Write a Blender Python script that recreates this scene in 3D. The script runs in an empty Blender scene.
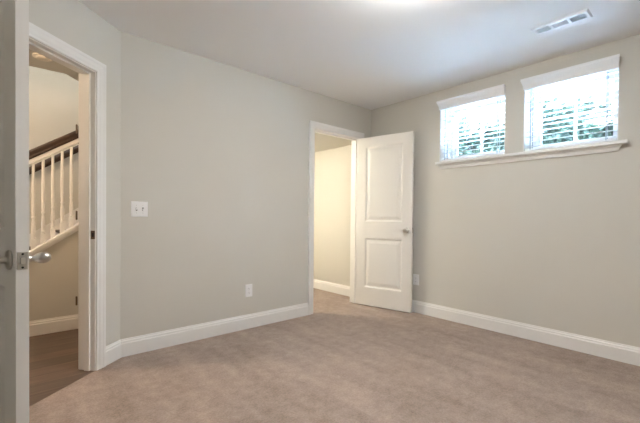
import bpy, bmesh, math, random
import numpy as np
from mathutils import Vector, Matrix

random.seed(7)
scene = bpy.context.scene
col = scene.collection

# ------------------------------------------------------------------ camera
EYE = 1.0709
F_PX, CY = 356.28, 221.58
YAW, PITCH, ROLL = 0.7228, -0.0129, 0.0096
fw = Vector((math.sin(YAW)*math.cos(PITCH), math.cos(YAW)*math.cos(PITCH), math.sin(PITCH)))
r0 = Vector((math.cos(YAW), -math.sin(YAW), 0))
u0 = r0.cross(fw)
rt = r0*math.cos(ROLL) + u0*math.sin(ROLL)
up = -r0*math.sin(ROLL) + u0*math.cos(ROLL)
cam_data = bpy.data.cameras.new('camera')
cam = bpy.data.objects.new('camera', cam_data)
col.objects.link(cam)
cam.matrix_world = Matrix(((rt.x, up.x, -fw.x, 0), (rt.y, up.y, -fw.y, 0), (rt.z, up.z, -fw.z, EYE), (0, 0, 0, 1)))
cam_data.sensor_fit = 'HORIZONTAL'
cam_data.sensor_width = 36
cam_data.lens = F_PX*36/640
cam_data.shift_y = (CY - 211.5)/640
cam_data.clip_start = 0.02
scene.camera = cam

# ------------------------------------------------------------------ sky, exposure, lamp strengths
SKY_LOW, SKY_HIGH = 0.9, 9.0
world = bpy.data.worlds.new('overcast_sky')
scene.world = world
world.use_nodes = True
wn = world.node_tree
bg = wn.nodes['Background']
# overcast dome: dim near the horizon, brighter towards the zenith
w_tc = wn.nodes.new('ShaderNodeTexCoord')
w_sep = wn.nodes.new('ShaderNodeSeparateXYZ')
wn.links.new(w_tc.outputs['Generated'], w_sep.inputs[0])
w_map = wn.nodes.new('ShaderNodeMapRange')
w_map.inputs['From Min'].default_value = 0.25
w_map.inputs['From Max'].default_value = 0.9
w_map.inputs['To Min'].default_value = SKY_LOW
w_map.inputs['To Max'].default_value = SKY_HIGH
wn.links.new(w_sep.outputs['Z'], w_map.inputs['Value'])
wn.links.new(w_map.outputs['Result'], bg.inputs['Strength'])
bg.inputs['Color'].default_value = (0.72, 0.87, 1.0, 1)
sun_data = bpy.data.lights.new('sun', 'SUN')
sun_data.energy = 170.0
sun_data.angle = math.radians(2)
sun_data.color = (0.52, 0.76, 1.0)
sun = bpy.data.objects.new('sun', sun_data)
col.objects.link(sun)
sun.location = (12, 3, 12)
sun.rotation_euler = Vector((-math.cos(math.radians(50)), 0.12, -math.sin(math.radians(50)))).to_track_quat('-Z', 'Y').to_euler()
scene.view_settings.view_transform = 'Standard'
scene.view_settings.look = 'None'
scene.view_settings.gamma = 1
scene.view_settings.use_curve_mapping = False
scene.view_settings.exposure = 1.5
ROOM_LAMP, CLOSET_LAMP, STAIR_LAMP, HALL_FILL = 42.0, 52.0, 76.0, 60.0
scene.cycles.max_bounces = 10
scene.cycles.diffuse_bounces = 7
scene.cycles.transparent_max_bounces = 16
scene.cycles.use_denoising = True
scene.cycles.caustics_reflective = False
scene.cycles.caustics_refractive = False
scene.cycles.sample_clamp_indirect = 0.0

# ------------------------------------------------------------------ materials
def lin(c):
    c = c/255
    return c/12.92 if c <= 0.04045 else ((c + 0.055)/1.055)**2.4
def rgb(r, g, b):
    return (lin(r), lin(g), lin(b), 1)

def mat(name, color, rough=0.6, metal=0.0, bump=0.0, bump_scale=200.0, var=0.0, var_scale=3.0, spec=0.5):
    m = bpy.data.materials.new(name)
    m.use_nodes = True
    nt = m.node_tree
    b = nt.nodes['Principled BSDF']
    b.inputs['Base Color'].default_value = color
    b.inputs['Roughness'].default_value = rough
    b.inputs['Metallic'].default_value = metal
    b.inputs['Specular IOR Level'].default_value = spec
    tc = nt.nodes.new('ShaderNodeTexCoord')
    if var > 0:
        n = nt.nodes.new('ShaderNodeTexNoise')
        n.inputs['Scale'].default_value = var_scale
        n.inputs['Detail'].default_value = 3
        nt.links.new(tc.outputs['Object'], n.inputs['Vector'])
        cr = nt.nodes.new('ShaderNodeValToRGB')
        cr.color_ramp.elements[0].position = 0.3
        cr.color_ramp.elements[1].position = 0.7
        cr.color_ramp.elements[0].color = tuple(max(0, x*(1 - var)) for x in color[:3]) + (1,)
        cr.color_ramp.elements[1].color = tuple(min(1, x*(1 + var)) for x in color[:3]) + (1,)
        nt.links.new(n.outputs['Fac'], cr.inputs['Fac'])
        nt.links.new(cr.outputs['Color'], b.inputs['Base Color'])
    if bump > 0:
        n2 = nt.nodes.new('ShaderNodeTexNoise')
        n2.inputs['Scale'].default_value = bump_scale
        n2.inputs['Detail'].default_value = 4
        nt.links.new(tc.outputs['Object'], n2.inputs['Vector'])
        bp = nt.nodes.new('ShaderNodeBump')
        bp.inputs['Strength'].default_value = bump
        bp.inputs['Distance'].default_value = 0.004
        nt.links.new(n2.outputs['Fac'], bp.inputs['Height'])
        nt.links.new(bp.outputs['Normal'], b.inputs['Normal'])
    return m

M_WALL = mat('greige_wall_paint', rgb(207, 204, 196), 0.75, bump=0.08, bump_scale=260, spec=0.3)
M_CEIL = mat('ceiling_paint', rgb(240, 240, 240), 0.8, bump=0.06, bump_scale=240, spec=0.2)
M_TRIM = mat('white_trim_paint', rgb(232, 231, 229), 0.38)
M_DOOR = mat('white_door_paint', rgb(228, 226, 222), 0.42, bump=0.04, bump_scale=120)
M_NICKEL = mat('satin_nickel', rgb(200, 196, 190), 0.28, 1.0)
M_BRONZE = mat('aged_hinge_metal', rgb(120, 104, 88), 0.4, 1.0)
M_PLASTIC = mat('white_plastic', rgb(238, 238, 238), 0.35)
M_SLOT = mat('dark_slot', rgb(40, 38, 36), 0.6)
M_BLIND = mat('white_blind_slat', rgb(240, 241, 243), 0.4)
M_VINYL = mat('white_window_vinyl', rgb(235, 238, 242), 0.4)
M_RAIL = mat('dark_stained_handrail', rgb(56, 37, 25), 0.45, var=0.3, var_scale=14)
M_VENT = mat('white_vent_metal', rgb(236, 238, 240), 0.4)
M_VENTBACK = mat('dark_duct', rgb(70, 78, 92), 0.7)
M_BARK = mat('bark', rgb(92, 74, 58), 0.9, var=0.3, var_scale=20)
M_GROUND = mat('pale_bounce_ground', rgb(205, 206, 208), 0.95, var=0.25, var_scale=4)  # pale tone picked so the unseen ground reflects sunlight indoors

def carpet():
    m = bpy.data.materials.new('beige_carpet')
    m.use_nodes = True
    nt = m.node_tree
    b = nt.nodes['Principled BSDF']
    b.inputs['Roughness'].default_value = 0.95
    b.inputs['Specular IOR Level'].default_value = 0.1
    b.inputs['Sheen Weight'].default_value = 0.15
    b.inputs['Sheen Roughness'].default_value = 0.6
    tc = nt.nodes.new('ShaderNodeTexCoord')
    def noise(scale, detail=3, rough=0.55):
        n = nt.nodes.new('ShaderNodeTexNoise')
        n.inputs['Scale'].default_value = scale
        n.inputs['Detail'].default_value = detail
        n.inputs['Roughness'].default_value = rough
        nt.links.new(tc.outputs['Object'], n.inputs['Vector'])
        return n
    def math_(op, a, b_):
        n = nt.nodes.new('ShaderNodeMath'); n.operation = op
        for i, x in enumerate((a, b_)):
            if isinstance(x, (int, float)): n.inputs[i].default_value = x
            else: nt.links.new(x, n.inputs[i])
        return n.outputs[0]
    big, mid, fine = noise(2.2, 3), noise(15, 4, 0.65), noise(80, 3, 0.75)
    # brushed vacuum strokes: noise stretched along one direction
    mp = nt.nodes.new('ShaderNodeMapping')
    mp.inputs['Rotation'].default_value = (0, 0, math.radians(20))
    mp.inputs['Scale'].default_value = (7, 1.1, 1)
    nt.links.new(tc.outputs['Object'], mp.inputs['Vector'])
    st = nt.nodes.new('ShaderNodeTexNoise')
    st.inputs['Scale'].default_value = 1.0
    st.inputs['Detail'].default_value = 2
    nt.links.new(mp.outputs['Vector'], st.inputs['Vector'])
    s = math_('MULTIPLY', big.outputs['Fac'], 0.18)
    s = math_('ADD', s, math_('MULTIPLY', mid.outputs['Fac'], 0.28))
    s = math_('ADD', s, math_('MULTIPLY', fine.outputs['Fac'], 0.38))
    s = math_('ADD', s, math_('MULTIPLY', st.outputs['Fac'], 0.22))
    cr = nt.nodes.new('ShaderNodeValToRGB')
    e = cr.color_ramp.elements
    e[0].position, e[0].color = 0.36, CARPET_DARK
    e[1].position, e[1].color = 0.68, CARPET_LIGHT
    nt.links.new(s, cr.inputs['Fac'])
    nt.links.new(cr.outputs['Color'], b.inputs['Base Color'])
    bp = nt.nodes.new('ShaderNodeBump')
    bp.inputs['Strength'].default_value = 0.6
    bp.inputs['Distance'].default_value = 0.01
    hf = noise(140, 4, 0.7)
    nt.links.new(math_('ADD', hf.outputs['Fac'], math_('MULTIPLY', mid.outputs['Fac'], 0.8)), bp.inputs['Height'])
    nt.links.new(bp.outputs['Normal'], b.inputs['Normal'])
    return m
CARPET_DARK, CARPET_LIGHT = rgb(120, 104, 95), rgb(185, 166, 154)
M_CARPET = carpet()

def planks():
    m = bpy.data.materials.new('dark_wood_planks')
    m.use_nodes = True
    nt = m.node_tree
    b = nt.nodes['Principled BSDF']
    b.inputs['Roughness'].default_value = 0.45
    tc = nt.nodes.new('ShaderNodeTexCoord')
    br = nt.nodes.new('ShaderNodeTexBrick')
    br.inputs['Scale'].default_value = 1.0
    br.inputs['Brick Width'].default_value = 1.1
    br.inputs['Row Height'].default_value = 0.15
    br.inputs['Mortar Size'].default_value = 0.0015
    br.inputs['Color1'].default_value = rgb(104, 86, 74)
    br.inputs['Color2'].default_value = rgb(82, 68, 59)
    br.inputs['Mortar'].default_value = rgb(40, 30, 25)
    nt.links.new(tc.outputs['Object'], br.inputs['Vector'])
    mp = nt.nodes.new('ShaderNodeMapping')
    mp.inputs['Scale'].default_value = (2.5, 30, 1)
    nt.links.new(tc.outputs['Object'], mp.inputs['Vector'])
    n = nt.nodes.new('ShaderNodeTexNoise')
    n.inputs['Scale'].default_value = 1.6
    n.inputs['Detail'].default_value = 5
    nt.links.new(mp.outputs['Vector'], n.inputs['Vector'])
    mx = nt.nodes.new('ShaderNodeMixRGB')
    mx.blend_type = 'OVERLAY'
    mx.inputs['Fac'].default_value = 0.6
    nt.links.new(br.outputs['Color'], mx.inputs['Color1'])
    nt.links.new(n.outputs['Fac'], mx.inputs['Color2'])
    nt.links.new(mx.outputs['Color'], b.inputs['Base Color'])
    return m
M_PLANK = planks()

def glass():
    m = bpy.data.materials.new('window_glass')
    m.use_nodes = True
    nt = m.node_tree
    nt.nodes.clear()
    out = nt.nodes.new('ShaderNodeOutputMaterial')
    t = nt.nodes.new('ShaderNodeBsdfTransparent')
    t.inputs['Color'].default_value = (0.93, 0.96, 0.97, 1)
    g = nt.nodes.new('ShaderNodeBsdfGlossy')
    g.inputs['Roughness'].default_value = 0.02
    fr = nt.nodes.new('ShaderNodeFresnel')
    fr.inputs['IOR'].default_value = 1.45
    mx = nt.nodes.new('ShaderNodeMixShader')
    nt.links.new(fr.outputs[0], mx.inputs[0])
    nt.links.new(t.outputs[0], mx.inputs[1])
    nt.links.new(g.outputs[0], mx.inputs[2])
    nt.links.new(mx.outputs[0], out.inputs[0])
    return m
M_GLASS = glass()

def leafmat(name, c1, c2):
    m = mat(name, c1, 0.55)
    nt = m.node_tree
    b = nt.nodes['Principled BSDF']
    tc = nt.nodes.new('ShaderNodeTexCoord')
    n = nt.nodes.new('ShaderNodeTexNoise')
    n.inputs['Scale'].default_value = 9
    nt.links.new(tc.outputs['Object'], n.inputs['Vector'])
    cr = nt.nodes.new('ShaderNodeValToRGB')
    cr.color_ramp.elements[0].position = 0.35
    cr.color_ramp.elements[1].position = 0.65
    cr.color_ramp.elements[0].color = c1
    cr.color_ramp.elements[1].color = c2
    nt.links.new(n.outputs['Fac'], cr.inputs['Fac'])
    nt.links.new(cr.outputs['Color'], b.inputs['Base Color'])
    return m
M_LEAF = leafmat('evergreen_leaves', rgb(18, 32, 26), rgb(52, 70, 56))

def emit(name, color, strength):
    m = bpy.data.materials.new(name)
    m.use_nodes = True
    nt = m.node_tree
    b = nt.nodes['Principled BSDF']
    b.inputs['Base Color'].default_value = (0.9, 0.9, 0.88, 1)
    b.inputs['Emission Color'].default_value = color
    b.inputs['Emission Strength'].default_value = strength
    return m

# ------------------------------------------------------------------ mesh helpers
class MB:
    """collects shapes; every point goes through fn into world space"""
    def __init__(self, fn=None):
        self.bm = bmesh.new()
        self.fn = fn or (lambda x, y, z: (x, y, z))
    def v(self, p):
        return self.bm.verts.new(self.fn(*p))
    def face(self, pts):
        return self.bm.faces.new([self.v(p) for p in pts])
    def hexa(self, p):                     # 8 points: bottom ring then top ring
        v = [self.v(q) for q in p]
        for f in ((3, 2, 1, 0), (4, 5, 6, 7), (0, 1, 5, 4), (1, 2, 6, 5), (2, 3, 7, 6), (3, 0, 4, 7)):
            self.bm.faces.new([v[i] for i in f])
    def box(self, a, b):
        (x0, y0, z0), (x1, y1, z1) = a, b
        self.hexa([(x0, y0, z0), (x1, y0, z0), (x1, y1, z0), (x0, y1, z0), (x0, y0, z1), (x1, y0, z1), (x1, y1, z1), (x0, y1, z1)])
        return self
    def prism(self, ring_a, ring_b):       # two matching closed rings, capped
        a = [self.v(p) for p in ring_a]; b = [self.v(p) for p in ring_b]
        n = len(a)
        self.bm.faces.new(a); self.bm.faces.new(b[::-1])
        for i in range(n):
            self.bm.faces.new((a[i], b[i], b[(i+1) % n], a[(i+1) % n]))
        return self
    def sweep(self, rings):                # open chain of closed rings, capped
        vs = [[self.v(p) for p in r] for r in rings]
        n = len(vs[0])
        for a, b in zip(vs, vs[1:]):
            for i in range(n):
                self.bm.faces.new((a[i], b[i], b[(i+1) % n], a[(i+1) % n]))
        self.bm.faces.new(vs[0]); self.bm.faces.new(vs[-1][::-1])
        return self
    def poly_slab(self, pts, z0, z1):
        return self.prism([(x, y, z0) for x, y in pts], [(x, y, z1) for x, y in pts])
    def lathe(self, origin, axis, prof, n=24):     # prof: (distance along axis, radius)
        ax = Vector(axis).normalized()
        o1 = ax.orthogonal().normalized(); o2 = ax.cross(o1)
        O = Vector(origin)
        return self.sweep([[tuple(O + ax*d + (o1*math.cos(2*math.pi*k/n) + o2*math.sin(2*math.pi*k/n))*max(r, 1e-4)) for k in range(n)] for d, r in prof])
    def build(self, name, m, parent=None, smooth=False, bevel=0.0, keep_origin=False):
        bm = self.bm
        bmesh.ops.recalc_face_normals(bm, faces=bm.faces[:])
        if bevel > 0:
            es = [e for e in bm.edges if len(e.link_faces) == 2 and e.calc_face_angle(0) > 0.6]
            bmesh.ops.bevel(bm, geom=es, offset=bevel, segments=2, profile=0.5, affect='EDGES', clamp_overlap=True)
        if parent is not None:
            base = world_loc(parent)
        elif keep_origin:
            base = Vector((0, 0, 0))
        else:
            xs = [v.co for v in bm.verts]
            base = Vector((sum(p.x for p in xs)/len(xs), sum(p.y for p in xs)/len(xs), min(p.z for p in xs)))
        bmesh.ops.translate(bm, vec=-base, verts=bm.verts[:])
        me = bpy.data.meshes.new(name)
        bm.to_mesh(me); bm.free()
        me.materials.append(m)
        if smooth:
            for p in me.polygons: p.use_smooth = True
        o = bpy.data.objects.new(name, me)
        col.objects.link(o)
        if parent is not None:
            o.parent = parent
        else:
            o.location = base
        return o

def world_loc(o):
    p = Vector((0, 0, 0))
    while o is not None:
        p = p + Vector(o.location); o = o.parent
    return p
def tag(o, label, cat=None, group=None, kind=None):
    o['label'] = label
    if cat: o['category'] = cat
    if group: o['group'] = group
    if kind: o['kind'] = kind
    return o
def thing(name, loc, label, cat, group=None, kind=None):
    o = bpy.data.objects.new(name, None)
    o.empty_display_size = 0.1
    col.objects.link(o)
    o.location = loc
    return tag(o, label, cat, group, kind)
def struct(o, label, cat):
    return tag(o, label, cat, kind='structure')

# ------------------------------------------------------------------ plan of the place (metres)
H = 2.44
UR, VB = 3.495, 2.997          # window wall, back wall
P0 = (0.646, 2.997)            # corner between back wall and angled wall
TH = 0.8752
T = (-math.sin(TH), -math.cos(TH))      # along the angled wall, towards the camera
N = (-math.cos(TH), math.sin(TH))       # through the angled wall, into the hall
WT = 0.124
UL, VF = -0.52, -1.30          # left wall, rear wall
S_END = (P0[0] - UL)/-T[0]
def A(s, o, z=0):              # angled wall coordinates -> world
    return (P0[0] + T[0]*s + N[0]*o, P0[1] + T[1]*s + N[1]*o, z)
S0, S1 = 0.2455, 0.2455 + 0.818          # hall door opening on the angled wall
B0, B1 = 2.553, 3.272                    # closet door opening in the back wall
HEAD = 2.038
VK = 4.012                               # stair side of the hall
VS = 5.0                                 # far wall of the stair
UHE = 0.535                              # end wall of the hall
UW = -2.4

# ------------------------------------------------------------------ floors, ceilings, walls
aL = A(S_END, 0)
back_l = (0.601, VB + WT)
m = MB().poly_slab([(UL, VF), (UR, VF), (UR, 4.6), (1.97, 4.6), (1.97, VB + 0.06), (P0[0], VB + 0.0), aL[:2]], -0.08, 0.0)
struct(m.build('floor', M_CARPET, keep_origin=True), 'beige wall to wall carpet with brushed vacuum marks', 'carpet floor')
m = MB().poly_slab([P0, (0.72, VB), (0.72, 4.10), (1.85, 4.10), (1.85, VS), (UW, VS), (UW, 1.2), (UL, 1.2), aL[:2]], -0.08, -0.004)
struct(m.build('floor_hall', M_PLANK, keep_origin=True), 'dark wood plank floor of the hall past the open door at left', 'wood floor')

m = MB().poly_slab([(UL, VF), (UR, VF), (UR, VB), P0, aL[:2]], H, H + 0.1)
struct(m.build('ceiling', M_CEIL, keep_origin=True), 'plain white ceiling of the carpeted room', 'ceiling')
m = MB().poly_slab([P0, (0.80, VB), (0.80, 4.70), (0.441, 4.262), (UW, 4.275), (UW, 1.2), (UL, 1.2), aL[:2]], H, H + 0.26)
struct(m.build('ceiling_hall', M_WALL, keep_origin=True), 'tan hall ceiling above the stair railing, seen through the left doorway', 'ceiling')
m = MB().box((1.97, VB + WT, 2.046), (UR, 4.6, 2.12))
struct(m.build('ceiling_closet', M_WALL, keep_origin=True), 'low cream ceiling inside the bright space behind the far open door', 'ceiling')

# back wall with the closet door opening (rough opening 2 cm larger for the jamb boards)
JB = 0.018
m = MB()
m.poly_slab([P0, (B0 - JB, VB), (B0 - JB, VB + WT), back_l], 0, H)
m.box((B1 + JB, VB, 0), (UR, VB + WT, H))
m.box((B0 - JB, VB, HEAD + JB), (B1 + JB, VB + WT, H))
struct(m.build('wall_back', M_WALL, keep_origin=True), 'long greige wall carrying the light switch and the far doorway', 'wall')
# angled wall with the hall door opening
m = MB()
def aslab(mb, s0, s1, z0, z1, left=None):
    pts = [A(s0, 0), A(s1, 0), A(s1, WT), A(s0, WT)]
    if left: pts[3] = left
    mb.poly_slab([p[:2] for p in pts], z0, z1)
aslab(m, 0, S0 - JB, 0, H, (back_l[0], back_l[1], 0))
aslab(m, S1 + JB, S_END + 0.1, 0, H)
aslab(m, S0 - JB, S1 + JB, HEAD + JB, H)
struct(m.build('wall_angled', M_WALL, keep_origin=True), 'short angled greige wall around the left doorway', 'wall')
m = MB().box((UL - 0.1, VF, 0), (UL, aL[1], H))
struct(m.build('wall_left', M_WALL, keep_origin=True), 'greige wall at the near left, behind the open door leaf', 'wall')
m = MB().box((UL - 0.1, VF - 0.1, 0), (UR + 0.3, VF, H))
struct(m.build('wall_front', M_WALL, keep_origin=True), 'greige wall behind the viewpoint', 'wall')
# window wall with two openings
WZ0, WZ1 = 1.667, 2.30
WINS = [(1.363, 2.032), (0.543, 1.208)]
WD = 0.30
m = MB()
m.box((UR, VF, 0), (UR + WD, 4.7, WZ0 - 0.027))
m.box((UR, VF, WZ1), (UR + WD, 4.7, H + 0.1))
m.box((UR, VF, WZ0 - 0.027), (UR + WD, WINS[1][0], WZ1))
m.box((UR, WINS[1][1], WZ0 - 0.027), (UR + WD, WINS[0][0], WZ1))
m.box((UR, WINS[0][1], WZ0 - 0.027), (UR + WD, 4.7, WZ1))
struct(m.build('wall_right', M_WALL, keep_origin=True), 'greige wall with two small high windows', 'wall')
# closet shell
m = MB().box((1.87, VB + WT, 0), (1.97, 4.6, 2.3))
struct(m.build('wall_closet_left', M_WALL, keep_origin=True), 'cream side wall inside the space behind the far door', 'wall')
m = MB().box((1.87, 4.6, 0), (UR, 4.7, 2.3))
struct(m.build('wall_closet_back', M_WALL, keep_origin=True), 'cream end wall inside the space behind the far door', 'wall')
# hall and stair shell
def cap_z(u): return 0.638 + 0.677*u
U_NEWEL = -0.80
m = MB().prism([(U_NEWEL, VK, 0), (UHE, VK, 0), (UHE, VK, cap_z(UHE) - 0.035), (U_NEWEL, VK, cap_z(U_NEWEL) - 0.035)],
               [(U_NEWEL, VK + 0.118, 0), (UHE, VK + 0.118, 0), (UHE, VK + 0.118, cap_z(UHE) - 0.035), (U_NEWEL, VK + 0.118, cap_z(U_NEWEL) - 0.035)])
struct(m.build('wall_stair', M_WALL, keep_origin=True), 'tan knee wall under the sloping stair railing', 'knee wall')
m = MB().box((UHE, VB + WT, 0), (UHE + 0.12, VK + 0.118, H))
struct(m.build('wall_hall_end', M_WALL, keep_origin=True), 'hall end wall just past the right jamb of the left doorway', 'wall')
m = MB().box((UW - 0.1, VS, 0), (2.2, VS + 0.1, 4.9))
struct(m.build('wall_stair_back', M_WALL, keep_origin=True), 'bright cream wall behind the stair railing', 'wall')
m = MB().box((UW - 0.1, 1.1, 0), (UW, VS, 4.9)).box((UW, 1.1, 0), (UL - 0.1, 1.2, H))
struct(m.build('wall_hall_left', M_WALL, keep_origin=True), 'hall wall out of sight past the left doorway', 'wall')
for nm, box, lb in (('wall_stair_end', ((1.75, VK + 0.118, 0), (1.85, VS, 4.9)), 'wall at the top end of the stairwell'),
                    ('wall_stair_near', ((UHE, VK + 0.018, H + 0.26), (1.75, VK + 0.118, 4.9)), 'upper near wall of the stairwell'),
                    ('wall_stair_header', ((UW, VK + 0.018, H + 0.26), (UHE, 4.275, 4.9)), 'wall above the hall ceiling at the stairwell'),
                    ('wall_stair_side', ((UHE + 0.12, VK + 0.018, 0), (1.75, VK + 0.118, H + 0.26)), 'near wall beside the upper stairs')):
    struct(MB().box(*box).build(nm, M_WALL, keep_origin=True), lb, 'wall')
m = MB().box((UW - 0.1, 4.1, 4.9), (1.85, VS + 0.1, 5.0))
struct(m.build('ceiling_stairwell', M_CEIL, keep_origin=True), 'ceiling high over the stairs', 'ceiling')
# unseen ground outside, made pale to bounce sun up to the ceiling
m = MB().box((UR + WD, -8, 1.0), (16, 14, 1.30))
struct(m.build('ground_outside', M_GROUND, keep_origin=True), 'unseen ground outside the high windows, made pale to bounce light inside', 'ground')

m = MB().box((UR + WD, -3, 2.78), (UR + WD + 0.95, 8, 2.92))  # unseen slab added to shade the blind slats from direct sun
struct(m.build('added_sun_blocker', M_TRIM, keep_origin=True), 'added unseen overhang above the high windows, keeps sun off the blinds', 'added_eave')

# ------------------------------------------------------------------ baseboards
BBP = [(0, 0), (0.015, 0), (0.015, 0.098), (0.011, 0.104), (0.011, 0.116), (0.007, 0.122), (0.005, 0.133), (0, 0.133)]   # (offset from wall, z)
def baseboard(name, p, q, nrm, label, z0=0.0, ext=(0, 0)):
    p, q, nrm = Vector(p), Vector(q), Vector(nrm)
    d = (q - p).normalized()
    def ring(b, e):      # e shears the end for a mitre
        return [(b.x + nrm.x*o + d.x*e*o, b.y + nrm.y*o + d.y*e*o, z0 + z) for o, z in BBP]
    o = MB().prism(ring(p, ext[0]), ring(q, ext[1])).build(name, M_TRIM, keep_origin=True)
    return struct(o, label, 'baseboard')
CW = 0.074                    # casing width
NA = (-N[0], -N[1])
# mitre at the 140 degree corner
ang = math.acos(-((-T[0])*(-1) + 0))  # turn between angled wall direction and back wall
k = math.tan((math.pi/2 - TH)/2)
baseboard('baseboard_back', P0, (B0 - CW - 0.004, VB), (0, -1), 'white baseboard along the long wall under the switch and outlet', ext=(k, 0))
baseboard('baseboard_back_corner', (B1 + CW + 0.004, VB), (UR, VB), (0, -1), 'short white baseboard behind the far door leaf', ext=(0, -1))
baseboard('baseboard_angled', A(0, 0)[:2], A(S0 - CW - 0.004, 0)[:2], NA, 'short white baseboard piece between the left doorway and the corner', ext=(k, 0))
baseboard('baseboard_angled_left', A(S1 + CW + 0.004, 0)[:2], A(S_END, 0)[:2], NA, 'white baseboard behind the open door at left', ext=(0, 0))
baseboard('baseboard_right', (UR, VB), (UR, VF), (-1, 0), 'white baseboard along the window wall', ext=(1, 0))
baseboard('baseboard_left', (UL, aL[1]), (UL, VF), (1, 0), 'white baseboard on the near left wall')
baseboard('baseboard_closet', (UR, VB + WT), (UR, 4.6), (-1, 0), 'white baseboard in the bright space behind the far door')
baseboard('baseboard_closet_back', (1.97, 4.6), (UR, 4.6), (0, -1), 'white baseboard on the end wall behind the far door')
baseboard('baseboard_stair', (U_NEWEL, VK), (UHE, VK), (0, -1), 'cream baseboard at the foot of the stair knee wall')

# ------------------------------------------------------------------ door casings and jambs
CASE = [(0, 0), (0.009, 0), (0.012, 0.006), (0.011, 0.016), (0.014, 0.030), (0.016, 0.050), (0.018, 0.058), (0.018, CW), (0, CW)]   # (thickness, distance from opening edge)
def casing(mb, a, b, head, fn, rev=0.005):
    """three mitred legs around an opening from a to b; fn(s, off, z)"""
    def ring(s, sg, z):
        return [fn(s - sg*(w + rev), -t, z if z == 0 else head + rev + w) for t, w in CASE]
    for s, sg in ((a, 1), (b, -1)):
        mb.prism(ring(s, sg, 0), ring(s, sg, 1))
    mb.prism([fn(a - w - rev, -t, head + rev + w) for t, w in CASE], [fn(b + w + rev, -t, head + rev + w) for t, w in CASE])
def jamb(mb, a, b, head, fn, stop0, stop1):
    mb_box = lambda s0, s1, o0, o1, z0, z1: mb.hexa([fn(s0, o0, z0), fn(s1, o0, z0), fn(s1, o1, z0), fn(s0, o1, z0), fn(s0, o0, z1), fn(s1, o0, z1), fn(s1, o1, z1), fn(s0, o1, z1)])
    mb_box(a - JB, a, 0, WT, 0, head)
    mb_box(b, b + JB, 0, WT, 0, head)
    mb_box(a - JB, b + JB, 0, WT, head, head + JB)
    st = 0.011
    mb_box(a, a + st, stop0, stop1, 0, head)
    mb_box(b - st, b, stop0, stop1, 0, head)
    mb_box(a + st, b - st, stop0, stop1, head - st, head)
fnA = lambda s, o, z: A(s, o, z)
fnB = lambda s, o, z: (s, VB + o, z)
fnA2 = lambda s, o, z: A(s, WT - o, z)
fnB2 = lambda s, o, z: (s, VB + WT - o, z)
m = MB(); casing(m, S0, S1, HEAD, fnA)
t1 = struct(m.build('trim_1', M_TRIM), 'white casing around the left doorway', 'door casing')
m = MB(); jamb(m, S0, S1, HEAD, fnA, 0.037, 0.075)
jb = m.build('jamb', M_TRIM, t1)
m = MB(); casing(m, S0, S1, HEAD, fnA2); m.build('hall_side_casing', M_TRIM, t1)
# strike plate on the right jamb
m = MB()
bx = lambda mb, fn, s0, s1, o0, o1, z0, z1: mb.hexa([fn(s0, o0, z0), fn(s1, o0, z0), fn(s1, o1, z0), fn(s0, o1, z0), fn(s0, o0, z1), fn(s1, o0, z1), fn(s1, o1, z1), fn(s0, o1, z1)])
bx(m, fnA, S0 - 0.001, S0 + 0.0018, 0.002, 0.032, 0.905, 0.962)
sp = m.build('strike_plate', M_BRONZE, t1); sp['label'] = 'dark metal strike plate'
m = MB(); bx(m, fnA, S0, S0 + 0.0024, 0.010, 0.022, 0.920, 0.946); m.build('strike_hole', M_SLOT, sp)

for z in (0.475, 1.066, 1.660):
    m = MB(); bx(m, fnA, S0 - 0.006, S0 - 0.002, WT + 0.017, WT + 0.022, z - 0.030, z + 0.030)
    m.lathe(A(S0 - 0.003, WT + 0.024, z - 0.032), (0, 0, 1), [(0, 0.002), (0.004, 0.004), (0.060, 0.004), (0.064, 0.002)], 12)
    m.build('hinge', M_BRONZE, t1)['label'] = 'small dark hinge on the hall edge of the casing'
m = MB(); casing(m, B0, B1, HEAD, fnB)
t2 = struct(m.build('trim_2', M_TRIM), 'white casing around the far doorway in the back wall', 'door casing')
m = MB(); jamb(m, B0, B1, HEAD, fnB, 0.037, 0.075); m.build('jamb', M_TRIM, t2)
m = MB(); casing(m, B0, B1, HEAD, fnB2); m.build('closet_side_casing', M_TRIM, t2)
m = MB(); bx(m, fnB, B0 - 0.001, B0 + 0.0018, 0.004, 0.032, 0.905, 0.962); m.build('strike_plate', M_NICKEL, t2)

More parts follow.
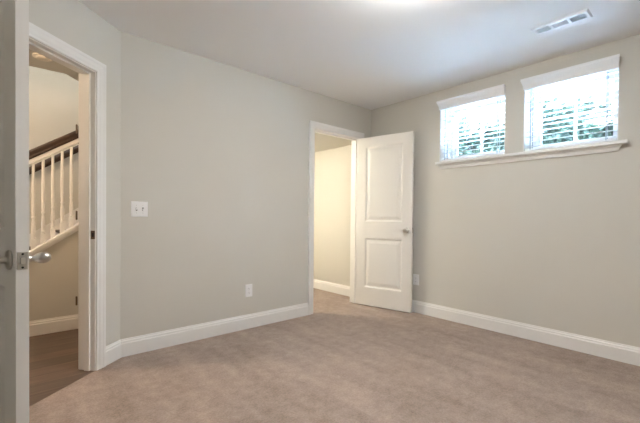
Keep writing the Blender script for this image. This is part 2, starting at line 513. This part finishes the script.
# ------------------------------------------------------------------ door leaves
def leaf_mesh(w, h, th, fn):
    """two raised panels pressed into both faces of a slab; fn(x along, y through, z)"""
    mb = MB(fn)
    st = 0.118
    x0, x1 = st, w - st
    zs = [0.012, 0.235, 0.820, 1.025, 1.915, 0.012 + h]
    for side in (0, 1):
        y = 0 if side == 0 else th
        sg = 1 if side == 0 else -1
        def q(xa, za, xb, zb):
            mb.face([(xa, y, za), (xb, y, za), (xb, y, zb), (xa, y, zb)])
        for a, b in zip(zs, zs[1:]):
            q(0, a, x0, b); q(x1, a, w, b)
        for a, b in ((zs[0], zs[1]), (zs[2], zs[3]), (zs[4], zs[5])):
            q(x0, a, x1, b)
        for a, b in ((zs[1], zs[2]), (zs[3], zs[4])):
            steps = [(0, 0), (0.004, 0.004), (0.014, 0.0095), (0.024, 0.0095), (0.032, 0.0075), (0.058, 0.002), (0.062, 0.002)]
            rings = [[(x0 + i, y + sg*d, a + i), (x1 - i, y + sg*d, a + i), (x1 - i, y + sg*d, b - i), (x0 + i, y + sg*d, b - i)] for i, d in steps]
            for r, s in zip(rings, rings[1:]):
                for k_ in range(4):
                    mb.face([r[k_], r[(k_+1) % 4], s[(k_+1) % 4], s[k_]])
            mb.face(rings[-1])
    for a, b in zip(zs, zs[1:]):
        mb.face([(0, 0, a), (0, th, a), (0, th, b), (0, 0, b)])
        mb.face([(w, 0, a), (w, th, a), (w, th, b), (w, 0, b)])
    for z in (zs[0], zs[-1]):
        for a, b in ((0, x0), (x0, x1), (x1, w)):
            mb.face([(a, 0, z), (b, 0, z), (b, th, z), (a, th, z)])
    bmesh.ops.remove_doubles(mb.bm, verts=mb.bm.verts[:], dist=1e-5)
    return mb
EGG = [(0.0, 0.0335), (0.004, 0.0335), (0.007, 0.031), (0.009, 0.016), (0.012, 0.011), (0.028, 0.0095), (0.034, 0.012), (0.040, 0.0165), (0.048, 0.0195), (0.057, 0.0205), (0.066, 0.0195), (0.073, 0.016), (0.078, 0.010), (0.080, 0.003)]
ROUND = [(0.0, 0.031), (0.004, 0.031), (0.007, 0.029), (0.009, 0.014), (0.012, 0.0105), (0.026, 0.0105), (0.031, 0.017), (0.037, 0.0245), (0.045, 0.0275), (0.053, 0.0265), (0.059, 0.021), (0.062, 0.012), (0.063, 0.003)]
def door(name, label, hinge, d, mrm, w, th, prof, knob_z, knob_label):
    """d: unit vector along the leaf, mrm: normal of its room-side face"""
    root = thing(name, (hinge[0], hinge[1], 0), label, 'door', kind='structure')
    fn = lambda x, y, z: (hinge[0] + d[0]*x - mrm[0]*y, hinge[1] + d[1]*x - mrm[1]*y, z)
    leaf_mesh(w, 2.020, th, fn).build('leaf', M_DOOR, root)
    xb = w - 0.060
    for y, s in ((0, 1), (th, -1)):
        o = fn(xb, y, knob_z)
        kn = MB().lathe(o, (mrm[0]*s, mrm[1]*s, 0), prof, 28).build('door_knob', M_NICKEL, root, smooth=True)
        kn['label'] = knob_label
    m = MB(fn); m.box((w - 0.001, th/2 - 0.0135, knob_z - 0.029), (w + 0.0016, th/2 + 0.0135, knob_z + 0.029))
    lp = m.build('latch_plate', M_NICKEL, root, bevel=0.0006); lp['label'] = 'metal latch plate set in the door edge'
    m = MB(fn)
    m.prism([(w, th/2 - 0.007, knob_z - 0.010), (w, th/2 + 0.007, knob_z - 0.010), (w + 0.004, th/2 + 0.007, knob_z - 0.010), (w + 0.011, th/2 - 0.007, knob_z - 0.010)][::1],
            [(w, th/2 - 0.007, knob_z + 0.010), (w, th/2 + 0.007, knob_z + 0.010), (w + 0.004, th/2 + 0.007, knob_z + 0.010), (w + 0.011, th/2 - 0.007, knob_z + 0.010)])
    m.build('latch_bolt', M_NICKEL, lp)
    for z in (0.022, -0.022):
        MB(fn).lathe((w + 0.001, th/2, knob_z + z), (1, 0, 0), [(0, 0.0035), (0.0015, 0.0035), (0.002, 0.002)], 12).build('screw', M_SLOT, lp)
    for z in (0.27, 1.05, 1.83):
        m = MB(fn)
        m.box((-0.0022, 0.004, z - 0.045), (0.0006, th - 0.001, z + 0.045))
        m.lathe((-0.004, -0.004, z - 0.045), (0, 0, 1), [(0, 0.0055), (0.09, 0.0055)], 12)
        hg = m.build('hinge', M_NICKEL, root); hg['label'] = 'metal door hinge'
    return root
def rot(v, a):
    c, s = math.cos(a), math.sin(a)
    return (c*v[0] - s*v[1], s*v[0] + c*v[1])
PHI = -math.radians(116.4)
hA = A(S1 - 0.003, -0.006)
door('door_1', 'open white panel door at the left edge, seen edge on with its latch', hA, rot((-T[0], -T[1]), PHI), rot(NA, PHI), 0.81, 0.035, EGG, 0.917, 'egg shaped satin nickel door knob')
dB = Vector((0.214, -0.977)).normalized()
mB = (-dB.y, dB.x)
door('door_2', 'white two panel door swung open into the room in the far corner', (B1 - 0.004, VB - 0.006), tuple(dB), mB, 0.708, 0.035, ROUND, 0.930, 'round satin nickel door knob')

# ------------------------------------------------------------------ windows
GU = UR + 0.25
def window(name, v0, v1, label):
    root = thing(name, (GU, (v0 + v1)/2, WZ0), label, 'window', kind='structure')
    def bar(mb, a0, a1, z0, z1, u0=GU - 0.025, u1=GU + 0.03):
        mb.box((u0, a0, z0), (u1, a1, z1))
    fwid, zt, zb = 0.040, WZ1, WZ0
    m = MB()
    bar(m, v0, v0 + fwid, zb, zt); bar(m, v1 - fwid, v1, zb, zt)
    bar(m, v0 + fwid, v1 - fwid, zb, zb + 0.045); bar(m, v0 + fwid, v1 - fwid, zt - 0.035, zt)
    m.build('window_frame', M_VINYL, root, bevel=0.003)
    a0, a1, b0, b1 = v0 + fwid, v1 - fwid, zb + 0.045, zt - 0.035
    sw = 0.030
    m = MB()
    for box in ((a0, a0 + sw, b0, b1), (a1 - sw, a1, b0, b1), (a0 + sw, a1 - sw, b0, b0 + 0.040), (a0 + sw, a1 - sw, b1 - sw, b1)):
        bar(m, *box, u0=GU - 0.012, u1=GU + 0.022)
    m.build('sash', M_VINYL, root, bevel=0.003)
    m = MB()
    c = (v0 + v1)/2; zc = (b0 + 0.04 + b1 - sw)/2
    bar(m, c - 0.011, c + 0.011, b0 + 0.04, b1 - sw, GU - 0.004, GU + 0.014)
    bar(m, a0 + sw, a1 - sw, zc - 0.009, zc + 0.009, GU - 0.003, GU + 0.013)
    m.build('grille', M_VINYL, root)
    m = MB(); m.box((GU + 0.004, a0 + sw - 0.004, b0 + 0.036), (GU + 0.008, a1 - sw + 0.004, b1 - sw + 0.004))
    g = m.build('glass_pane', M_GLASS, root)
    m = MB()
    for box in ((v0, v0 + 0.006, zb, zt), (v1 - 0.006, v1, zb, zt), (v0 + 0.006, v1 - 0.006, zt - 0.006, zt)):
        m.box((UR + 0.001, box[0], box[2]), (GU - 0.025, box[1], box[3]))
    m.build('jamb_liner', M_TRIM, root)
    return root
window('window_1', *WINS[0], 'small high four pane window nearer the corner')
window('window_2', *WINS[1], 'small high four pane window nearer the right edge')

# stool and apron under both windows
m = MB()
m.box((UR - 0.058, 0.480, WZ0 - 0.027), (UR, 2.052, WZ0))
for v0, v1 in WINS:
    m.box((UR, v0, WZ0 - 0.027), (GU - 0.025, v1, WZ0))
t3 = struct(m.build('trim_3', M_TRIM, bevel=0.004), 'long white sill board running under both high windows', 'window sill')
AP = [(0.0, 0.0), (0.036, 0.0), (0.034, -0.010), (0.022, -0.018), (0.017, -0.030), (0.012, -0.046), (0.0, -0.046)]
zt = WZ0 - 0.027
m = MB().prism([(UR - o, 0.513 + (0.036 - o)*1.0, zt + z) for o, z in AP], [(UR - o, 2.040 - (0.036 - o)*1.0, zt + z) for o, z in AP])
m.build('apron', M_TRIM, t3)

# ------------------------------------------------------------------ blinds
def blind(v0, v1, label):
    root = thing('window_blind', (UR + 0.03, (v0 + v1)/2, WZ0), label, 'blind', 'white slatted blinds in the two high windows')
    # crown moulded valance with returned ends
    prof = [(0.012, 2.222), (-0.022, 2.222), (-0.026, 2.232), (-0.030, 2.250), (-0.040, 2.268), (-0.050, 2.280), (-0.054, 2.290), (-0.060, 2.292), (-0.060, 2.310), (0.0, 2.310), (0.0, 2.296), (0.012, 2.296)]
    c = (v0 + v1)/2
    def ring(s):
        half = (v1 - v0)/2
        return [(UR + o, c + s*(half - 0.004 + max(0.0, -o - 0.022)*0.35) if o <= 0 else c + s*(half - 0.012), z) for o, z in prof]
    m = MB().prism(ring(-1), ring(1)); m.build('valance', M_BLIND, root)
    m = MB().box((UR + 0.013, v0 + 0.011, 2.235), (UR + 0.062, v1 - 0.011, 2.285)); m.build('headrail', M_BLIND, root)
    m = MB()
    z = 1.720
    uc, hw = UR + 0.036, 0.0245
    tilt = math.radians(4)
    while z < 2.225:
        rows = []
        for kk in range(7):
            x = -hw + 2*hw*kk/6
            zz = 0.0022*(1 - (x/hw)**2)
            rows.append((uc + x*math.cos(tilt), z + zz + x*math.sin(tilt)))
        ring = [(a, b) for a, b in rows] + [(a, b - 0.0028) for a, b in rows[::-1]]
        m.prism([(a, v0 + 0.011, b) for a, b in ring], [(a, v1 - 0.011, b) for a, b in ring])
        z += 0.0445
    m.build('slats', M_BLIND, root)
    m = MB().box((uc - 0.025, v0 + 0.011, 1.682), (uc + 0.025, v1 - 0.011, 1.699)); m.build('bottom_rail', M_BLIND, root, bevel=0.003)
    for vv in (v0 + 0.075, v1 - 0.055):
        m = MB()
        for du in (-0.0265, 0.0265):
            m.box((uc + du - 0.001, vv - 0.0035, 1.69), (uc + du + 0.001, vv + 0.0035, 2.24))
        m.build('ladder_tape', M_CORD, root)
    m = MB().lathe((uc - 0.030, v1 - 0.085, 1.86), (0, 0, 1), [(0, 0.0035), (0.005, 0.0045), (0.37, 0.0035)], 8)
    m.build('tilt_wand', M_BLIND, root)
    return root
M_CORD = mat('blue_grey_cord', rgb(170, 180, 195), 0.7)
blind(*WINS[0], 'white slatted blind in the left high window, nearer the corner')
blind(*WINS[1], 'white slatted blind in the right high window, nearer the picture edge')

# ------------------------------------------------------------------ ceiling vent
def vent():
    u0, u1, v0, v1 = 2.830, 2.972, 0.605, 0.950
    root = thing('ceiling_vent', ((u0+u1)/2, (v0+v1)/2, H), 'white rectangular ceiling air vent with three louvred sections', 'air vent')
    zf = H - 0.008
    m = MB()
    fr = 0.026
    ins = 0.010
    secs = []
    L = (v1 - v0 - 2*fr - 2*0.014)/3
    for i in range(3):
        a = v0 + fr + i*(L + 0.014)
        secs.append((a, a + L))
    # bevelled face plate with three windows
    vs = [v0 + fr] + [x for s in secs for x in s][1:-1] + [v1 - fr]
    m.box((u0 + ins, v0 + ins, zf - 0.001), (u0 + fr + 0.010, v1 - ins, zf + 0.002)); m.box((u1 - fr - 0.010, v0 + ins, zf - 0.001), (u1 - ins, v1 - ins, zf + 0.002))
    cuts = [(v0 + ins, secs[0][0]), (secs[0][1], secs[1][0]), (secs[1][1], secs[2][0]), (secs[2][1], v1 - ins)]
    for a, b in cuts:
        m.box((u0 + fr + 0.010, a, zf - 0.001), (u1 - fr - 0.010, b, zf + 0.002))
    def slope(p, q, a, b):
        m.hexa([(*p, H), (*q, H), (*b, zf + 0.002), (*a, zf + 0.002), (*p, H - 0.0015), (*q, H - 0.0015), (*b, zf - 0.001), (*a, zf - 0.001)])
    c0 = [(u0, v0), (u1, v0), (u1, v1), (u0, v1)]
    c1 = [(u0 + ins, v0 + ins), (u1 - ins, v0 + ins), (u1 - ins, v1 - ins), (u0 + ins, v1 - ins)]
    for i in range(4):
        slope(c0[i], c0[(i+1) % 4], c1[i], c1[(i+1) % 4])
    m.build('face_plate', M_VENT, root)
    m = MB().box((u0 + fr, v0 + fr, H - 0.0015), (u1 - fr, v1 - fr, H - 0.0005)); m.build('duct_opening', M_VENTBACK, root)
    for i, (a, b) in enumerate(secs):
        m = MB()
        n = 9
        lean = (0.0055, 0.001, -0.0020)[i]
        if i == 1:
            for k_ in range(7):
                uu = u0 + fr + 0.012 + k_*(u1 - u0 - 2*fr - 0.024)/6
                m.hexa([(uu - 0.002, a, zf), (uu + 0.001, a, zf), (uu + 0.001, b, zf), (uu - 0.002, b, zf), (uu + 0.002, a, H - 0.001), (uu + 0.005, a, H - 0.001), (uu + 0.005, b, H - 0.001), (uu + 0.002, b, H - 0.001)])
        else:
            for k_ in range(n):
                vv = a + 0.005 + k_*(b - a - 0.010)/(n - 1)
                m.hexa([(u0 + fr + 0.010, vv - 0.001, zf), (u1 - fr - 0.010, vv - 0.001, zf), (u1 - fr - 0.010, vv + 0.001, zf), (u0 + fr + 0.010, vv + 0.001, zf),
                        (u0 + fr + 0.010, vv - 0.001 + lean, H - 0.001), (u1 - fr - 0.010, vv - 0.001 + lean, H - 0.001), (u1 - fr - 0.010, vv + 0.001 + lean, H - 0.001), (u0 + fr + 0.010, vv + 0.001 + lean, H - 0.001)])
        m.build('louvres', M_VENT, root)
    for vv in (v0 + 0.018, v1 - 0.018):
        MB().lathe(((u0+u1)/2, vv, zf - 0.001), (0, 0, -1), [(0, 0.004), (0.001, 0.004), (0.0018, 0.002)], 12).build('screw', M_NICKEL, root)
vent()

# ------------------------------------------------------------------ switch and outlets
def plate(mb, fn, w, h, t=0.006):
    r0 = [(-w/2, 0, -h/2), (w/2, 0, -h/2), (w/2, 0, h/2), (-w/2, 0, h/2)]
    r1 = [(x*0.99, t*0.5, z*0.99) for x, _, z in r0]
    r2 = [(x*0.95, t, z*0.95) for x, _, z in r0]
    mb.sweep([r0, r1, r2])
def switch(u, z):
    root = thing('light_switch', (u, VB, z), 'white double toggle light switch plate on the long wall', 'light switch')
    fn = lambda x, y, zz: (u + x, VB - y, z + zz)
    m = MB(fn); plate(m, fn, 0.120, 0.118); m.build('cover_plate', M_PLASTIC, root)
    for x, s in ((-0.023, 1), (0.023, -1)):
        m = MB(fn); m.box((x - 0.0055, 0.0055, -0.0125), (x + 0.0055, 0.0068, 0.0125)); sl = m.build('toggle_slot', M_SLOT, root)
        m = MB(fn)
        m.hexa([(x - 0.004, 0.006, -0.007), (x + 0.004, 0.006, -0.007), (x + 0.004, 0.006, 0.007), (x - 0.004, 0.006, 0.007),
                (x - 0.0035, 0.016, s*0.008 - 0.004), (x + 0.0035, 0.016, s*0.008 - 0.004), (x + 0.0035, 0.016, s*0.008 + 0.004), (x - 0.0035, 0.016, s*0.008 + 0.004)])
        m.build('toggle', M_PLASTIC, root)
        for zz in (-0.030, 0.030):
            MB(fn).lathe((x, 0.0058, zz), (0, 1, 0), [(0, 0.0028), (0.0008, 0.0028), (0.0012, 0.001)], 10).build('screw', M_NICKEL, root)
switch(0.7775, 1.118)
def outlet(fn, loc, label, group=None):
    root = thing('power_outlet', loc, label, 'outlet', group)
    m = MB(fn); plate(m, fn, 0.076, 0.120); m.build('cover_plate', M_PLASTIC, root)
    for zz in (-0.0195, 0.0195):
        ring = lambda y, s: [(x*s, y, zz + q*s) for x, q in [(0.0165*math.cos(a), max(-0.0125, min(0.0125, 0.0165*math.sin(a)))) for a in [2*math.pi*k_/24 for k_ in range(24)]]]
        m = MB(fn); m.sweep([ring(0.0055, 1), ring(0.0080, 1), ring(0.0085, 0.94)]); sk = m.build('socket', M_PLASTIC, root)
        m = MB(fn)
        m.box((-0.0075, 0.0080, zz), (-0.0055, 0.0090, zz + 0.008)); m.box((0.0055, 0.0080, zz), (0.0075, 0.0090, zz + 0.0065))
        m.lathe((0, 0.0080, zz - 0.006), (0, 1, 0), [(0, 0.0024), (0.001, 0.0024)], 10)
        m.build('slot', M_SLOT, sk)
    m = MB(fn); m.lathe((0, 0.0058, 0), (0, 1, 0), [(0, 0.0028), (0.0008, 0.0028), (0.0012, 0.001)], 10); m.build('screw', M_NICKEL, root)
outlet(lambda x, y, z: (1.743 + x, VB - y, 0.360 + z), (1.743, VB, 0.360), 'white power outlet low on the long wall left of the far doorway')
outlet(lambda x, y, z: (UR - y, 2.302 + x, 0.370 + z), (UR, 2.302, 0.370), 'white power outlet low on the window wall beside the open door edge')

# ------------------------------------------------------------------ hall: stairs, railing, smoke detector
def nose_z(u): return cap_z(u) - 0.085
RISE = 0.18; RUN = RISE/0.677
UN1 = (RISE - 0.600)/0.677
root = thing('staircase', (UN1, 4.55, 0), 'stairs rising to the right behind the white balusters', 'stairs')
V0, V1 = VK + 0.122, VS - 0.002
tm = MB(); rm = MB()
for i in range(1, 9):
    u = UN1 + (i - 1)*RUN
    t = MB().box((u - 0.025, V0 + 0.001, i*RISE - 0.028), (u + RUN, V1 - 0.016, i*RISE)); t.build('tread', M_RAIL, root, bevel=0.006)
    rr = MB().box((u, V0 + 0.001, (i-1)*RISE), (u + 0.018, V1 - 0.016, i*RISE - 0.028)); rr.build('riser', M_TRIM, root)
SK = lambda u, v, dz: (u, v, cap_z(u) + dz)
ua, ub = -0.80, 1.60
m = MB().prism([SK(ua, V1 - 0.016, -0.30), SK(ub, V1 - 0.016, -0.30), SK(ub, V1 - 0.016, 0.085), SK(ua, V1 - 0.016, 0.085)],
               [SK(ua, V1, -0.30), SK(ub, V1, -0.30), SK(ub, V1, 0.085), SK(ua, V1, 0.085)])
m.build('skirt_board', M_TRIM, root)

RV = VK + 0.058
def slope_bar(name, mt, parent, v0, v1, d0, d1, u0, u1, bevel=0.0):
    m = MB().prism([(u0, v0, cap_z(u0) + d0), (u0, v1, cap_z(u0) + d0), (u0, v1, cap_z(u0) + d1), (u0, v0, cap_z(u0) + d1)],
                   [(u1, v0, cap_z(u1) + d0), (u1, v1, cap_z(u1) + d0), (u1, v1, cap_z(u1) + d1), (u1, v0, cap_z(u1) + d1)])
    return m.build(name, mt, parent, bevel=bevel)
rail = thing('stair_railing', (U_NEWEL, RV, 0), 'white stair railing with turned balusters and dark sloping handrail', 'railing')
slope_bar('cap_board', M_TRIM, rail, VK - 0.022, VK + 0.119, -0.035, 0.0, U_NEWEL, UHE, 0.004)
slope_bar('cap_moulding', M_TRIM, rail, VK - 0.014, VK, -0.060, -0.035, U_NEWEL, UHE)
slope_bar('top_fillet', M_TRIM, rail, RV - 0.021, RV + 0.021, 0.770, 0.806, U_NEWEL, UHE)
# handrail with a rounded section
prof = [(-0.024, 0.785), (0.024, 0.785), (0.030, 0.800), (0.026, 0.815), (0.030, 0.835), (0.030, 0.852), (0.022, 0.866), (0.008, 0.872), (-0.008, 0.872), (-0.022, 0.866), (-0.030, 0.852), (-0.030, 0.835), (-0.026, 0.815), (-0.030, 0.800)]
m = MB().prism([(U_NEWEL, RV + a, cap_z(U_NEWEL) + b + 0.021) for a, b in prof], [(UHE - 0.012, RV + a, cap_z(UHE - 0.012) + b + 0.021) for a, b in prof])
hr = m.build('handrail', M_RAIL, rail); hr['label'] = 'dark stained wooden handrail'
m = MB()
zc = cap_z(UHE) + 0.835
m.box((UHE - 0.014, RV - 0.050, zc - 0.085), (UHE, RV + 0.050, zc + 0.085)); m.build('wall_rosette', M_RAIL, rail, bevel=0.004)
# baluster: square foot, turned vase and ring, slim tapered shaft
BU = 0.184
def baluster_mesh():
    m = MB()
    z0 = cap_z(BU); hw = 0.0175
    dz = 0.677*hw
    m.hexa([(BU - hw, RV - hw, z0 - dz), (BU + hw, RV - hw, z0 + dz), (BU + hw, RV + hw, z0 + dz), (BU - hw, RV + hw, z0 - dz),
            (BU - hw, RV - hw, z0 + 0.085), (BU + hw, RV - hw, z0 + 0.085), (BU + hw, RV + hw, z0 + 0.085), (BU - hw, RV + hw, z0 + 0.085)])
    m.lathe((BU, RV, z0 + 0.085), (0, 0, 1), [(0, 0.0165), (0.010, 0.013), (0.018, 0.0165), (0.026, 0.0165), (0.034, 0.011), (0.046, 0.013), (0.080, 0.0165), (0.120, 0.0155), (0.165, 0.0115), (0.180, 0.0100), (0.190, 0.0145), (0.198, 0.0145), (0.207, 0.0105), (0.25, 0.0135), (0.40, 0.0135), (0.668, 0.0105)], 14)
    return m
b0 = baluster_mesh().build('baluster', M_TRIM, rail)
for kk in range(-13, 6):
    if kk == 0: continue
    u = BU + kk*0.0698
    if u < U_NEWEL + 0.06 or u > UHE - 0.004: continue
    c = b0.copy(); col.objects.link(c); c.parent = rail
    c.location = (kk*0.0698, 0, 0.677*kk*0.0698)
m = MB()
m.box((U_NEWEL - 0.10, RV - 0.045, 0), (U_NEWEL - 0.01, RV + 0.045, 1.08)); m.box((U_NEWEL - 0.115, RV - 0.060, 1.08), (U_NEWEL + 0.005, RV + 0.060, 1.11))
m.prism([(U_NEWEL - 0.095, RV - 0.04, 1.11), (U_NEWEL - 0.015, RV - 0.04, 1.11), (U_NEWEL - 0.015, RV + 0.04, 1.11), (U_NEWEL - 0.095, RV + 0.04, 1.11)],
        [(U_NEWEL - 0.065, RV - 0.01, 1.15), (U_NEWEL - 0.045, RV - 0.01, 1.15), (U_NEWEL - 0.045, RV + 0.01, 1.15), (U_NEWEL - 0.065, RV + 0.01, 1.15)])
m.build('newel_post', M_TRIM, rail)
# rail on the far stair wall
wr = thing('wall_handrail', (0.2, VS - 0.06, cap_z(0.2) + 0.80), 'dark handrail fixed to the far stair wall, seen between the balusters', 'handrail')
wv = VS - 0.075
prof2 = [(0.027*math.cos(a), 0.768 + 0.044*math.sin(a)) for a in [2*math.pi*k_/14 for k_ in range(14)]]
m = MB().prism([(-0.75, wv + a, cap_z(-0.75) + b) for a, b in prof2], [(1.6, wv + a, cap_z(1.6) + b) for a, b in prof2])
m.build('rail', M_RAIL, wr, smooth=False)
for u in (-0.6, 0.75, 1.5):
    m = MB(); z = cap_z(u) + 0.80
    m.lathe((u, VS, z - 0.075), (0, -1, 0), [(0, 0.03), (0.006, 0.03), (0.008, 0.012), (0.075, 0.010)], 14)
    m.lathe((u, wv, z - 0.078), (0, 0, 1), [(0, 0.010), (0.05, 0.010)], 12)
    m.build('bracket', M_NICKEL, wr)

M_DETECT = mat('ivory_plastic', rgb(216, 208, 196), 0.5)
sd = thing('smoke_detector', (0.245, 3.93, H), 'round pale detector on the hall ceiling above the stair railing', 'smoke detector')
MB().lathe((0.245, 3.93, H), (0, 0, -1), [(0, 0.074), (0.010, 0.074), (0.014, 0.066)], 32).build('base', M_DETECT, sd)
MB().lathe((0.245, 3.93, H - 0.014), (0, 0, -1), [(0, 0.058), (0.006, 0.056), (0.010, 0.046), (0.012, 0.02)], 32).build('cover', M_DETECT, sd, smooth=True)

# ------------------------------------------------------------------ lamps
def dome_lamp(x, y, z, r, label, color, strength):
    root = thing('ceiling_light', (x, y, z), label, 'ceiling light')
    MB().lathe((x, y, z), (0, 0, -1), [(0, r*0.8), (0.02, r*0.85), (0.025, r*0.8)], 32).build('base', M_NICKEL, root)
    prof = [(0.022, r)] + [(0.022 + 0.085*math.sin(a), r*math.cos(a)) for a in [math.pi/2*k_/8 for k_ in range(1, 9)]]
    MB().lathe((x, y, z), (0, 0, -1), prof, 32).build('glass_dome', emit('lamp_glow', color, strength), root, smooth=True)
dome_lamp(1.60, 1.08, H, 0.17, 'round flush ceiling light in the middle of the carpeted room', (1.0, 1.0, 0.98, 1), ROOM_LAMP)
dome_lamp(2.15, 3.85, 2.046, 0.13, 'round flush ceiling light inside the space behind the far door', (1.0, 0.91, 0.74, 1), CLOSET_LAMP)
dome_lamp(-0.25, 4.62, 4.9, 0.18, 'round flush ceiling light high over the stairs', (1.0, 1.0, 1.0, 1), STAIR_LAMP)
dome_lamp(-0.62, 3.52, H, 0.13, 'added unseen flush light over the hall floor, warms the knee wall', (1.0, 0.74, 0.50, 1), HALL_FILL)  # fill lamp added out of view to light the stair knee wall

# ------------------------------------------------------------------ shrubs outside
rng = np.random.default_rng(5)
def hedge(u0, u1, v0, v1, zb, zt, n):
    root = thing('hedge', ((u0+u1)/2, (v0+v1)/2, zb), 'evergreen hedge with an uneven top, seen outside through both high windows', 'hedge')
    v = v0 + 0.3
    while v < v1:
        uu = (u0 + u1)/2 + 0.1*math.sin(9*v)
        m = MB().lathe((uu, v, zb), (0.05*math.sin(5*v), 0.05*math.cos(7*v), 1), [(0, 0.05), (0.5, 0.04), (1.0, 0.028), (1.45, 0.01)], 10)
        m.build('stem', M_BARK, root)
        v += 0.55
    m = MB(); bm = m.bm
    for _ in range(n):
        y = rng.uniform(v0, v1)
        top = zt + 0.13*math.sin(3.1*y + 1.0) + 0.08*math.sin(8.3*y) + 0.05*math.sin(19*y + 2)
        h = rng.uniform(0, 1)**0.75
        z = zb + 0.05 + (top - zb)*h + (rng.exponential(0.05) if h > 0.93 else 0)
        wdt = (u1 - u0)*(1.0 - 0.55*h*h)
        x = (u0 + u1)/2 + wdt*0.5*rng.uniform(-1, 1) + 0.1*math.sin(6*y + 5*z)
        p = np.array([x, y, z])
        a = rng.normal(size=3); a /= np.linalg.norm(a)
        b = np.cross(a, rng.normal(size=3)); b /= np.linalg.norm(b)
        L, W = rng.uniform(0.07, 0.14), rng.uniform(0.028, 0.048)
        q = [p - a*L*0.5, p + b*W*0.9 - a*L*0.05, p + a*L*0.5, p - b*W*0.9 - a*L*0.05]
        bm.faces.new([bm.verts.new(tuple(t_)) for t_ in q])
    m.build('foliage', M_LEAF, root)
hedge(7.1, 8.1, -0.6, 5.6, 1.30, 2.92, 36000)
